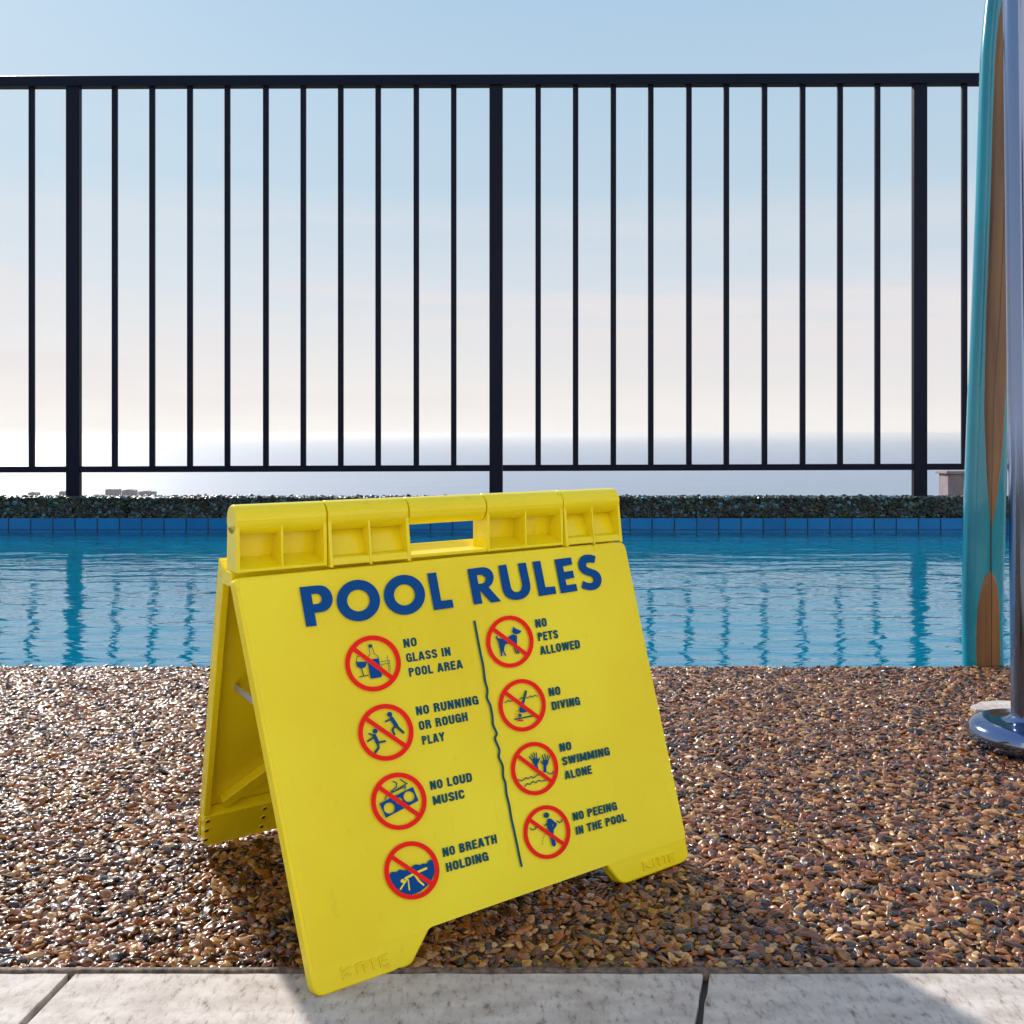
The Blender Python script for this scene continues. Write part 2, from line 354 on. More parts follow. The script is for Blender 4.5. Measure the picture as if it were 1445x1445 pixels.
def pebbles(name, pts, rots, scls, m, kind='stuff'):
    me = bpy.data.meshes.new(name); me.from_pydata([tuple(p) for p in pts], [], [])
    for an, arr in (('rot', rots), ('scl', scls)):
        a = me.attributes.new(an, 'FLOAT_VECTOR', 'POINT'); a.data.foreach_set('vector', np.asarray(arr, dtype=np.float32).ravel())
    a = me.attributes.new('pick', 'INT', 'POINT'); a.data.foreach_set('value', rng.integers(0, 5, len(pts)).astype(np.int32))
    me.materials.append(m)
    o = bpy.data.objects.new(name, me); COL.objects.link(o); o['kind'] = kind
    g = bpy.data.node_groups.new(name + '_nodes', 'GeometryNodeTree')
    g.interface.new_socket('Geometry', in_out='INPUT', socket_type='NodeSocketGeometry'); g.interface.new_socket('Geometry', in_out='OUTPUT', socket_type='NodeSocketGeometry')
    gi = g.nodes.new('NodeGroupInput'); go = g.nodes.new('NodeGroupOutput'); L = g.links.new
    jn = g.nodes.new('GeometryNodeJoinGeometry'); g2i = g.nodes.new('GeometryNodeGeometryToInstance')
    for k in range(5):
        ic = g.nodes.new('GeometryNodeMeshIcoSphere'); ic.inputs['Radius'].default_value = 1; ic.inputs['Subdivisions'].default_value = 3
        nz = g.nodes.new('ShaderNodeTexNoise'); nz.inputs['Scale'].default_value = .75; nz.inputs['Detail'].default_value = 1.2
        ps_ = g.nodes.new('GeometryNodeInputPosition'); ad = g.nodes.new('ShaderNodeVectorMath'); ad.operation = 'ADD'; ad.inputs[1].default_value = (k * 7.3, k * 3.1, k)
        L(ps_.outputs[0], ad.inputs[0]); L(ad.outputs[0], nz.inputs['Vector'])
        sb = g.nodes.new('ShaderNodeVectorMath'); sb.operation = 'SUBTRACT'; sb.inputs[1].default_value = (.5, .5, .5); L(nz.outputs['Color'], sb.inputs[0])
        scn = g.nodes.new('ShaderNodeVectorMath'); scn.operation = 'SCALE'; scn.inputs['Scale'].default_value = 1.5; L(sb.outputs[0], scn.inputs[0])
        sp = g.nodes.new('GeometryNodeSetPosition'); L(ic.outputs[0], sp.inputs['Geometry']); L(scn.outputs[0], sp.inputs['Offset'])
        ss = g.nodes.new('GeometryNodeSetShadeSmooth'); L(sp.outputs[0], ss.inputs[0])
        sm = g.nodes.new('GeometryNodeSetMaterial'); sm.inputs['Material'].default_value = m; L(ss.outputs[0], sm.inputs[0])
        L(sm.outputs[0], g2i.inputs[0])
    iop = g.nodes.new('GeometryNodeInstanceOnPoints'); L(gi.outputs[0], iop.inputs['Points']); L(g2i.outputs[0], iop.inputs['Instance'])
    iop.inputs['Pick Instance'].default_value = True
    for an, sock, dt_ in (('rot', 'Rotation', 'FLOAT_VECTOR'), ('scl', 'Scale', 'FLOAT_VECTOR'), ('pick', 'Instance Index', 'INT')):
        na = g.nodes.new('GeometryNodeInputNamedAttribute'); na.data_type = dt_; na.inputs['Name'].default_value = an; L(na.outputs[0], iop.inputs[sock])
    L(iop.outputs[0], go.inputs[0])
    md = o.modifiers.new('scatter', 'NODES'); md.node_group = g
    return o

def field(x0, x1, y0, y1, cell):
    xs = np.arange(x0, x1, cell); ys = np.arange(y0, y1, cell * .86); pts = []
    X, Y = np.meshgrid(xs, ys); X = X + (np.arange(len(ys)) % 2)[:, None] * cell * .5
    X = X + rng.uniform(-.42, .42, X.shape) * cell; Y = Y + rng.uniform(-.42, .42, Y.shape) * cell
    return np.stack([X.ravel(), Y.ravel()], 1)
c1 = field(-1.42, 1.42, YG + .008, YE - .003, .0050)
n = len(c1)
z = rng.uniform(-.0066, -.0021, n)
sz = np.clip(rng.lognormal(0, .28, n), .6, 1.9) * .0030
sc3 = np.stack([sz * rng.uniform(1.0, 1.75, n), sz * rng.uniform(.75, 1.05, n), sz * rng.uniform(.45, .75, n)], 1)
z = z - sc3[:, 2] * .35
rt = np.stack([rng.normal(0, .30, n), rng.normal(0, .30, n), rng.normal(0, .9, n)], 1)
pebbles('gravel', np.column_stack([c1, z]), rt, sc3, M_PEB)
# coarser pebbles far out to the sides of the deck
c2 = np.concatenate([field(-3.4, -1.42, YG + .01, YE - .003, .013), field(1.42, 3.4, YG + .01, YE - .003, .013)]); n = len(c2)
sz = np.clip(rng.lognormal(0, .28, n), .6, 1.9) * .0075
sc3 = np.stack([sz * rng.uniform(1.0, 1.6, n), sz * rng.uniform(.8, 1.05, n), sz * rng.uniform(.45, .7, n)], 1)
pebbles('gravel', np.column_stack([c2, rng.uniform(-.006, -.003, n) - sc3[:, 2] * .3]), np.stack([rng.normal(0, .3, n), rng.normal(0, .3, n), rng.normal(0, .9, n)], 1), sc3, M_PEB)
# exposed aggregate on the far coping: its face and its top
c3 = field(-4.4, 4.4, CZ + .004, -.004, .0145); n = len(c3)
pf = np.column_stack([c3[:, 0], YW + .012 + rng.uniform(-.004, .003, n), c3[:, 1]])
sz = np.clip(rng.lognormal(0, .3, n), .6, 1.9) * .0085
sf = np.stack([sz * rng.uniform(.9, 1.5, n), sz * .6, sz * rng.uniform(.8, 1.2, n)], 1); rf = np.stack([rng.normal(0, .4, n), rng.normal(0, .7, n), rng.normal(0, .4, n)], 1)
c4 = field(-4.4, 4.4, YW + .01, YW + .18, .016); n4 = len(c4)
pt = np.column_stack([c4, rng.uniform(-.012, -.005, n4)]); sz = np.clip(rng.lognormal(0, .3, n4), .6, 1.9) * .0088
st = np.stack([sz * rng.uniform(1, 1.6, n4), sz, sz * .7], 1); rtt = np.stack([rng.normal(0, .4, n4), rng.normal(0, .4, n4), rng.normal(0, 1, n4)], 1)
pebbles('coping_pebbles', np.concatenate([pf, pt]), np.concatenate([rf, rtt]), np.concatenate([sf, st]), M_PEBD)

# ------------------------------------------------------------------ paving
pav = MB(); pav.box(-4, 6, -3.4, YG - .0005, -.08, -.006); pav = struct(pav.build('pavement', M_GROUT))
es = MB(); nseg = 260
for i in range(nseg + 1):   # mortar fillet that edges the gravel
    x = -1.6 + 3.2 * i / nseg; w = .0028 + .0010 * noise.noise(Vector((x * 40, 0, 0))); wz = .0006 + .0010 * noise.noise(Vector((x * 55, 3, 0)))
    for yy, zz in ((YG - w - .0015, -.006), (YG - w, wz - .0008), (YG + .001, wz + .0004), (YG + .006 + w, -.0035)): es.v.append(Vector((x, yy, zz)))
for i in range(nseg):
    for k in range(3): a = i * 4 + k; es.f.append([a, a + 4, a + 5, a + 1]); es.m.append(0)
M_FIL, n_, b_ = mat('brown_mortar', (.10, .065, .045), .7); nz, r, _ = var(n_, b_, (.05, .032, .022), (.20, .14, .10), 160, 6); bump(n_, b_, nz.outputs[0], .6, .002)
es.build('edge_strip', M_FIL, pav, smooth=True)
def slab(loop, seed=0):
    pts = []
    for i in range(len(loop)):
        a, c = loop[i], loop[(i + 1) % len(loop)]; k = max(2, int((c - a).length / .012))
        nrm = Vector((-(c - a).y, (c - a).x, 0)).normalized()
        for j in range(k):
            p = a.lerp(c, j / k); t = min(j, k - j) / k
            pts.append(p + nrm * (noise.noise(Vector((p.x * 45, p.y * 45, seed))) * .0009 + noise.noise(Vector((p.x * 150, p.y * 150, seed))) * .0006))
    q = MB(); q.prism([Vector((p.x, p.y, -.02)) for p in pts], Vector((0, 0, .02)))
    return q.build('paving_slab', M_SLAB, pav, bev=.0012)
gp = .0026
JL0, JL1 = G(105, 1370), G(32, 1445); JR0, JR1 = G(998, 1368), G(985, 1445)
def on(a, c, y): t = (y - a.y) / (c.y - a.y); return Vector((a.x + (c.x - a.x) * t, y, 0))
yf, yn = YG - .0048, .47
def quad(la, lb, ra, rb, seed): slab([Vector((la.x + gp, yf, 0)), Vector((lb.x + gp, yn, 0)), Vector((rb.x - gp, yn, 0)), Vector((ra.x - gp, yf, 0))], seed)
jl = (on(JL0, JL1, yf), on(JL0, JL1, yn)); jr = (on(JR0, JR1, yf), on(JR0, JR1, yn))
j0 = (V((-.80, yf, 0)), V((-.95, yn, 0))); jm = (V((-1.35, yf, 0)), V((-1.4, yn, 0))); j3 = (V((.62, yf, 0)), V((.66, yn, 0))); j4 = (V((1.12, yf, 0)), V((1.15, yn, 0)))
for i, (l, r_) in enumerate(((jm, j0), (j0, jl), (jl, jr), (jr, j3), (j3, j4))): quad(l[0], l[1], r_[0], r_[1], i)
for row in range(3):
    y1 = yn - .006 - row * .34; off = -1.5 + (row % 2) * .24
    for k in range(6): slab([V((off + k * .47, y1, 0)), V((off + k * .47, y1 - .334, 0)), V((off + k * .47 + .464, y1 - .334, 0)), V((off + k * .47 + .464, y1, 0))], 20 + row * 6 + k)

# terrace behind the viewer; unseen white house added to bounce sun onto the sign
b = MB(); b.box(-16, 18, -12, -3.4, -.1, -.006); struct(b.build('terrace', M_SLAB))
b = MB(); b.box(-16, -4, -3.4, YG - .2, -.1, -.006); b.box(6, 18, -3.4, YG - .2, -.1, -.006); struct(b.build('side_terrace', M_SLAB))
M_WHITE, n_, b_ = mat('white_render', (.82, .79, .74), .8); var(n_, b_, (.78, .75, .70), (.84, .81, .77), 1.5)
M_GLASS, n_, b_ = mat('dark_glazing', (.02, .025, .03), .05)
M_FRM, n_, b_ = mat('white_frame', (.75, .75, .74), .4)
house = empty('unseen_bounce_house', V((3.0, -3.6, 0)), 'added white house behind the viewer, unseen, bouncing sunlight onto the sign', 'house')
b = MB(); hx0, hx1, hy, hz = -3.2, 11.0, -3.2, 5.2
holes = [(-1.9, -.9, 2.9, 4.1), (1.6, 2.6, 2.9, 4.1), (5.2, 6.2, 2.9, 4.1), (8.6, 9.6, 2.9, 4.1), (-1.9, -.9, .9, 2.1), (8.6, 9.6, .0, 2.2)]
xs_ = sorted({hx0, hx1, *[h_[0] for h_ in holes], *[h_[1] for h_ in holes]}); zs_ = sorted({0.0, hz, *[h_[2] for h_ in holes], *[h_[3] for h_ in holes]})
for xa, xb in zip(xs_, xs_[1:]):
    for za, zb in zip(zs_, zs_[1:]):
        if not any(h_[0] <= xa and xb <= h_[1] and h_[2] <= za and zb <= h_[3] for h_ in holes): b.box(xa, xb, hy - .25, hy, za, zb)
b.build('wall', M_WHITE, house)
b = MB(); b.box(hx0, hx1, hy - 5, hy - .26, 0, hz); b.build('inner_wall', M_WHITE, house)
b = MB(); b.box(hx0 - .3, hx1 + .3, hy - 5.3, hy + .3, hz + .002, hz + .22); b.build('roof', M_FRM, house)
for h_ in holes:
    b = MB(); b.box(h_[0] + .05, h_[1] - .05, hy - .2, hy - .18, h_[2] + .05, h_[3] - .05); w_ = b.build('window' if h_[2] else 'door', M_GLASS, house)
    b = MB()
    b.box(h_[0] + .002, h_[0] + .05, hy - .21, hy - .15, h_[2] + .002, h_[3] - .002); b.box(h_[1] - .05, h_[1] - .002, hy - .21, hy - .15, h_[2] + .002, h_[3] - .002)
    b.box(h_[0] + .05, h_[1] - .05, hy - .21, hy - .15, h_[2] + .002, h_[2] + .05); b.box(h_[0] + .05, h_[1] - .05, hy - .21, hy - .15, h_[3] - .05, h_[3] - .002)
    b.build('frame', M_FRM, w_)

# ------------------------------------------------------------------ fence
YF = YW + .12; Q = YF / F; TL = .0030
fence = empty('metal_fence', Vector((0, YF, 0)), 'black metal pool fence with upright bars along the far edge of the pool', 'fence')
def fx(px): return (px - CX) * Q
def fz(py, x): return H - (py - HY) * Q + TL * x
def beam(name, x0, x1, y0, y1, za, zb, bev=.004, tilt=True):
    q = MB(); vs = []
    for zz in (za, zb):
        for y in (y0, y1):
            for x in (x0, x1): vs.append((x, y, fz(zz, x) if zz is not None else -.01))
    q.add(vs, [(0, 2, 3, 1), (4, 5, 7, 6), (0, 1, 5, 4), (2, 6, 7, 3), (0, 4, 6, 2), (1, 3, 7, 5)]); return q.build(name, M_FENCE, fence, bev=bev)
posts = [-496, 102, 700, 1299.5, 1898]
q = MB(); X0, X1 = fx(-520), fx(1920); yc = YF + .022; hh = 16 * Q / 2; nprof = 14
for x in (X0, X1):     # top rail: box with a rounded crown
    for dy, dz in ((-.034, -hh), (-.034, hh * .45), (-.029, hh * .78), (-.018, hh * .95), (0, hh), (.018, hh * .95), (.029, hh * .78), (.034, hh * .45), (.034, -hh)):
        q.v.append(V((x, yc + dy, fz(112, x) + dz)))
q.f = [[i, (i + 1) % 9, 9 + (i + 1) % 9, 9 + i] for i in range(9)] + [list(range(9))[::-1], list(range(9, 18))]; q.m = [0] * len(q.f)
q.build('top_rail', M_FENCE, fence, bev=.003)
for i, p in enumerate(posts):
    beam('post', fx(p - 9.5), fx(p + 9.5), YF, YF + .045, None, 119.6)
    if i < len(posts) - 1:
        beam('bottom_rail', fx(p + 9.6), fx(posts[i + 1] - 9.6), YF + .008, YF + .036, 665, 656.2, .003)
        xs = {0: [-496 + 56 + 53.6 * k for k in range(10)], 1: [160, 213, 266.5, 319.5, 374, 427, 480, 533, 587, 640], 2: [759.5, 812.5, 866, 919, 973, 1026, 1080, 1134, 1187, 1240], 3: [1363 + 53.6 * k for k in range(10)]}[i]
        for x in xs: beam('baluster', fx(x - 3.9), fx(x + 3.9), YF + .012, YF + .034, 656.3, 119.8, .003)
        
# ------------------------------------------------------------------ steel pole and surfboard
YPole = F * H / (1050 - HY); pcx = (1451 - CX) * YPole / F; k_ = YPole / F
pole = empty('steel_pole', V((pcx, YPole, 0)), 'polished steel pole with round floor flange beside the surfboard', 'pole')
q = MB(); R = 79 * k_; r = 21.5 * k_
q.lathe((pcx, YPole, 0), [(R * .90, -.004), (R * .95, .002), (R * .985, .007), (R, .0125), (R * .99, .0175), (R * .955, .0225), (R * .89, .0265), (R * .80, .0290), (R * .70, .0300), (R * .55, .0306), (r + .006, .0315), (r + .003, .0335), (r - .001, .038)], 64)
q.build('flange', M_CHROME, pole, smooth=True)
q = MB(); lean = (1417 - 1429) / (1021 - 0) * .95
prof = [(r, z_) for z_ in np.linspace(.02, 2.3, 24)]
q.lathe((pcx, YPole, 0), prof, 48)
for v in q.v: v.x += lean * v.z
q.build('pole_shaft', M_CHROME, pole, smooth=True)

YB = YE + .026; kb = YB / F
def interp(tab, y):
    for (a, va), (c, vc) in zip(tab, tab[1:]):
        if y <= c: return va + (vc - va) * (y - a) / (c - a)
    return tab[-1][1]
left = [(-95, 1414), (-75, 1403), (-40, 1396), (0, 1391.5), (69, 1385), (149, 1382), (277, 1378), (450, 1371.5), (560, 1366.5), (643, 1363.5), (702, 1361), (765, 1359.7), (855, 1358), (945, 1359.7), (1250, 1366)]
right = [(-95, 1422), (-75, 1434), (-40, 1441), (0, 1443), (149, 1440), (277, 1435), (380, 1429), (450, 1425), (585, 1422), (720, 1418), (810, 1415), (900, 1414), (945, 1416), (1250, 1424)]
board = empty('surfboard', V(((1388 - CX) * kb, YB, 0)), 'turquoise surfboard with brown wood panels standing upright at the pool edge', 'surfboard')
def bpt(px, py, d=0):   # board front surface, crowned across its width
    l, r_ = interp(left, py), interp(right, py); c = (l + r_) / 2; w = (r_ - l) / 2
    s = max(-1, min(1, (px - c) / w)); crown = .020 * (1 - s * s) ** .5 if abs(s) < 1 else 0
    y = YB - crown - d; v = CAM + ray(px, py) * YB; return V((v.x, y, v.z))
q = MB(); rows = 90; nc = 20
for j in range(rows + 1):
    py = 1200 - (1200 + 95) * j / rows; l, r_ = interp(left, py), interp(right, py); c = (l + r_) / 2; w = (r_ - l) / 2
    for i in range(nc):
        a = 2 * math.pi * i / nc; ca, sa = math.cos(a), math.sin(a)
        v = CAM + ray(c + w * ca, py) * YB; q.v.append(V((v.x, YB - .020 * (abs(sa) ** .8) * (1 if sa > 0 else -1), v.z)))
for j in range(rows):
    for i in range(nc): q.f.append([j * nc + i, (j + 1) * nc + i, (j + 1) * nc + (i + 1) % nc, j * nc + (i + 1) % nc]); q.m.append(0)
q.f += [list(range(nc)), list(range(rows * nc, rows * nc + nc))[::-1]]; q.m += [0, 0]
q.build('board_body', M_BOARD, board, smooth=True)
def inlay(name, L_, R_, y0, y1, m, d, nr=40, ncw=8):
    q = MB()
    for j in range(nr + 1):
        t = j / nr; py = y0 + (y1 - y0) * t; a, c = interp(L_, py), interp(R_, py)
        for i in range(ncw + 1):
            s = i / ncw; px = a + (c - a) * s; lo, hi = interp(left, py) + 1, interp(right, py) - 1
            px = min(max(px, lo), hi); q.v.append(bpt(px, py, d * (.35 + .65 * math.sin(math.pi * min(max(s, .0), 1)) ** .3 if 0 < s < 1 else 0)))
    for j in range(nr):
        for i in range(ncw): k = j * (ncw + 1) + i; q.f.append([k, k + ncw + 1, k + ncw + 2, k + 1]); q.m.append(0)
    return q.build(name, m, board, smooth=True)
inlay('wood_panel', [(-60, 1418), (-20, 1413), (2, 1408), (35, 1400.7), (86, 1395.5), (173, 1392), (311, 1388), (450, 1383), (585, 1381), (652, 1383.5), (720, 1388), (744, 1390)],
      [(-60, 1420), (-20, 1424), (35, 1430), (173, 1430), (311, 1426), (450, 1419.5), (540, 1416), (630, 1409), (697, 1400), (744, 1391)], -60, 744, M_WOOD, .0022, 70)
inlay('wood_panel', [(803, 1388), (808, 1383), (820, 1378), (855, 1371.5), (900, 1369), (948, 1370), (1120, 1384)], [(803, 1390), (808, 1395), (820, 1400), (855, 1405), (900, 1407), (948, 1407), (1120, 1390)], 803, 1120, M_WOOD, .0022, 30)
cen = [(-60, 1421), (104, 1418), (242, 1411), (346, 1406), (450, 1402), (552, 1393.5), (700, 1390), (948, 1390)]
inlay('stringer', [(y, x - .8) for y, x in cen], [(y, x + .8) for y, x in cen], -60, 948, M_STRING, .0036, 70, 2)

# flat pale stone set in the gravel behind the flange
q = MB(); px = [(1369, 997), (1378, 992), (1398, 990), (1430, 989.5), (1470, 990), (1490, 996), (1478, 1003), (1440, 1008), (1412, 1006), (1392, 1003.5), (1376, 1002)]
lp = []
for i in range(len(px)):
    a, c = px[i], px[(i + 1) % len(px)]
    for t in (0, .33, .66):
        p = G(a[0] + (c[0] - a[0]) * t, a[1] + (c[1] - a[1]) * t, .001); p += V((random.uniform(-.002, .002), random.uniform(-.003, .003), 0)); lp.append(p)
q.prism([V((p.x, p.y, -.01)) for p in lp], V((0, 0, .0125)))
cc = sum(lp, V()) / len(lp); q = q.build('flat_stone', M_SLAB, None, bev=.0015, origin=V((cc.x, cc.y, -.01)))
tag(q, 'flat pale stone set in the gravel just behind the steel flange', 'stone')

# ------------------------------------------------------------------ the sign
SC = H
FL = G(445, 1411); FR = G(974, 1214); uD = (FR - FL).normalized(); nD = V((-uD.y, uD.x, 0)); zD = V((0, 0, 1))
def LC(u, v, w): return FL + (uD * u + nD * v + zD * w) * SC
al = math.radians(15); mD = nD * math.sin(al) + zD * math.cos(al); NF = uD.cross(mD)
if NF.y > 0: NF = -NF                                   # outward normal of the printed face
def onp(x, y, p0, N):
    r_ = ray(x, y); return CAM + r_ * ((p0 - CAM).dot(N) / r_.dot(N))
def U(x, y, off=0.0): return onp(x, y, FL, NF) + NF * off
sign = empty('folding_sign', LC(.47, .36, 0), 'yellow plastic folding sign headed POOL RULES standing on gravel and paving', 'sign')
TH = .034 * SC
def fillet(pts, r_, n_=5):
    """round the corners of a px polygon"""
    out_ = []
    N_ = len(pts)
    for i in range(N_):
        p, a, c = V(pts[i][:2]), V(pts[i - 1][:2]), V(pts[(i + 1) % N_][:2]); rr_ = pts[i][2] if len(pts[i]) > 2 else r_
        if rr_ == 0: out_.append(p); continue
        da, dc = (a - p), (c - p); ra, rc = min(rr_, da.length * .45), min(rr_, dc.length * .45); s_, e_ = p + da.normalized() * ra, p + dc.normalized() * rc
        for k in range(n_ + 1):
            t = k / n_; out_.append(s_ * (1 - t) ** 2 + p * 2 * t * (1 - t) + e_ * t * t)
    return out_
ol = fillet([(330.5, 815.5, 9), (882, 763, 12), (974.5, 1214, 14), (879, 1249.5, 10), (857, 1222, 3), (608, 1309, 3), (581, 1363.5, 9), (445.5, 1410.5, 16)], 8)
q = MB(); q.prism([U(p.x, p.y) for p in ol], -NF * TH)
fp = q.build('front_panel', M_YEL, sign, bev=.0022, seg=3)
ORG[fp.name] = wpos(sign)
# printed sheet on the face
q = MB(); pl_ = fillet([(334.5, 820, 8), (880, 768, 10), (967.5, 1182, 0), (859, 1220, 3), (609, 1307.6, 0), (604, 1311.5, 0), (442, 1366, 0)], 3)
q.prism([U(p.x, p.y, .00035) for p in pl_], -NF * .0003); q.build('printed_sheet', M_PRINT, fp)

OFF = [.00055]
def nxt(): OFF[0] += .0000012; return OFF[0]
class Print:
    def __init__(s, f=None): s.mb = MB(); s.f = f or (lambda x, y: (x, y))
    def poly(s, pts, holes=(), mi=0):
        o_ = nxt(); s.mb.flat([[U(*s.f(*p), o_) for p in l] for l in ([pts] + list(holes))], mi)
    def ell(s, c, rx, ry, mi=0, hole=None, n_=48, seg=None):
        A = [(c[0] + rx * math.cos(2 * math.pi * i / n_), c[1] + ry * math.sin(2 * math.pi * i / n_)) for i in range(n_)]
        hs = []
        if hole: hs = [[(c[0] + hole[0] * math.cos(2 * math.pi * i / n_), c[1] + hole[1] * math.sin(2 * math.pi * i / n_)) for i in range(n_)]]
        s.poly(A, hs, mi)
    def line(s, pts, w, mi=0, cap=False, closed=False):
        for a in ribbon(pts, w, closed): s.poly(a, (), mi)
        if cap:
            for e_ in (pts[0], pts[-1]): s.ell(e_, w / 2, w / 2, mi, n_=14)
def ribbon(pts, w, closed=False):
    """mitred strip of quads along a polyline"""
    P_ = [V(p) for p in pts]; n_ = len(P_); L_, R_ = [], []
    for i in range(n_):
        if closed: a, c = P_[i - 1], P_[(i + 1) % n_]
        else: a, c = P_[max(i - 1, 0)], P_[min(i + 1, n_ - 1)]
        d1 = (P_[i] - a); d2 = (c - P_[i]); d1 = d1.normalized() if d1.length else d2.normalized(); d2 = d2.normalized() if d2.length else d1
        n1, n2 = V((-d1.y, d1.x)), V((-d2.y, d2.x)); m_ = (n1 + n2); m_ = m_.normalized() if m_.length > 1e-6 else n1
        k = min(1 / max(m_.dot(n1), .35), 2.2); L_.append(P_[i] + m_ * w / 2 * k); R_.append(P_[i] - m_ * w / 2 * k)
    if closed: return [[L_[i], L_[(i + 1) % n_], R_[(i + 1) % n_], R_[i]] for i in range(n_)]
    return [L_ + R_[::-1]] if n_ <= 3 else [[L_[i], L_[i + 1], R_[i + 1], R_[i]] for i in range(n_ - 1)]

# condensed bold letters: strokes in a box one unit high
TW = .215
def arc(cx, cy, rx, ry, a0, a1, n_=8): return [(cx + rx * math.cos(math.radians(a0 + (a1 - a0) * i / n_)), cy + ry * math.sin(math.radians(a0 + (a1 - a0) * i / n_))) for i in range(n_ + 1)]
def glyph(c):
    t = TW; a = t / 2; w = .56
    lo, hi, l, r_ = a * .85, 1 - a * .85, a, w - a; rx = (r_ - l) / 2; m_ = w / 2; ry = .22
    if c == 'N': return w + .02, [[(l, 0), (l, 1)], [(r_ + .02, 0), (r_ + .02, 1)], [(l - .01, 1.0), (r_ + .03, 0.0)]]
    if c == 'O': return w, [('c', arc(m_, hi - ry, rx, ry, 0, 180) + arc(m_, lo + ry, rx, ry, 180, 360))]
    if c == 'C': return w, [arc(m_, hi - ry, rx, ry, -12, 180) + arc(m_, lo + ry, rx, ry, 180, 372)]
    if c == 'G': return w, [arc(m_, hi - ry, rx, ry, -10, 180) + arc(m_, lo + ry, rx, ry, 180, 350), [(m_, .47), (w - .02, .47)], [(r_ + .02, .0), (r_ + .02, .54)]]
    if c == 'L': return .47, [[(l, 0), (l, 1)], [(l, lo), (.47, lo)]]
    if c == 'A': return .62, [[(a * .8, 0), (.285, 1)], [(.62 - a * .8, 0), (.335, 1)], [(.15, .28), (.47, .28)]]
    if c == 'S':
        return .54, [arc(.27, hi - .2, .175, .2, -5, 180) + [(.10, .70), (.16, .60), (.27, .52), (.38, .44), (.445, .34)] + arc(.27, lo + .2, .175, .2, 0, -185)]
    if c == 'I': return t, [[(a, 0), (a, 1)]]
    if c == 'P': return .54, [[(l, 0), (l, 1)], [(l, hi)] + arc(.24, .725, .195, .275 - a * .85, 90, -90) + [(l, .45 + a * .85)]]
    if c == 'R': return .56, [[(l, 0), (l, 1)], [(l, hi)] + arc(.24, .735, .195, .265 - a * .85, 90, -90) + [(l, .47 + a * .85)], [(.30, .52), (.42, .42), (.44, .25), (.47, 0)]]
    if c == 'E': return .48, [[(l, 0), (l, 1)], [(l, lo), (.48, lo)], [(l, .52), (.45, .52)], [(l, hi), (.48, hi)]]
    if c == 'U': return w, [[(l, 1)] + arc(m_, lo + ry, rx, ry, 180, 360) + [(r_, 1)]]
    if c == 'H': return w, [[(l, 0), (l, 1)], [(r_, 0), (r_, 1)], [(l, .51), (r_, .51)]]
    if c == 'Y': return .58, [[(.29, 0), (.29, .46)], [(.07, 1), (.29, .42)], [(.51, 1), (.29, .42)]]
    if c == 'M': return .74, [[(l, 0), (l, 1)], [(.74 - a, 0), (.74 - a, 1)], [(l + .01, 1), (.37, .12)], [(.73 - a, 1), (.37, .12)]]
    if c == 'D': return w, [[(l, 0), (l, 1)], [(l, hi), (.26, hi)] + arc(.26, hi - .2, .195, .2, 90, 0) + arc(.26, lo + .2, .195, .2, 0, -90) + [(l, lo)]]
    if c == 'B': return .56, [[(l, 0), (l, 1)], [(l, hi)] + arc(.24, .745, .18, .255 - a * .85, 90, -90) + [(l, .52)], [(l, .52)] + arc(.25, .29, .195, .235 - .01, 90, -90) + [(l, lo)]]
    if c == 'T': return .54, [[(.27, 0), (.27, 1)], [(0, hi), (.54, hi)]]
    if c == 'V': return .60, [[(.09, 1), (.30, .03)], [(.51, 1), (.30, .03)]]
    if c == 'W': return .84, [[(.08, 1), (.23, .03)], [(.42, .97), (.23, .03)], [(.42, .97), (.61, .03)], [(.76, 1), (.61, .03)]]
    return .26, []
def text_line(pr, s, BL, BR, up, mi=0):
    gap = .095; adv = sum(glyph(c)[0] for c in s) + gap * (len(s) - 1)
    ex = (V(BR) - V(BL)) / adv; x = 0
    for c in s:
        w, st = glyph(c)
        for k in st:
            closed = k[0] == 'c'; pts = k[1] if closed else k
            for qd in ribbon(pts, TW, closed):
                pr.poly([tuple(V(BL) + ex * (x + p[0]) + V(up) * p[1]) for p in qd], (), mi)
        x += w + gap
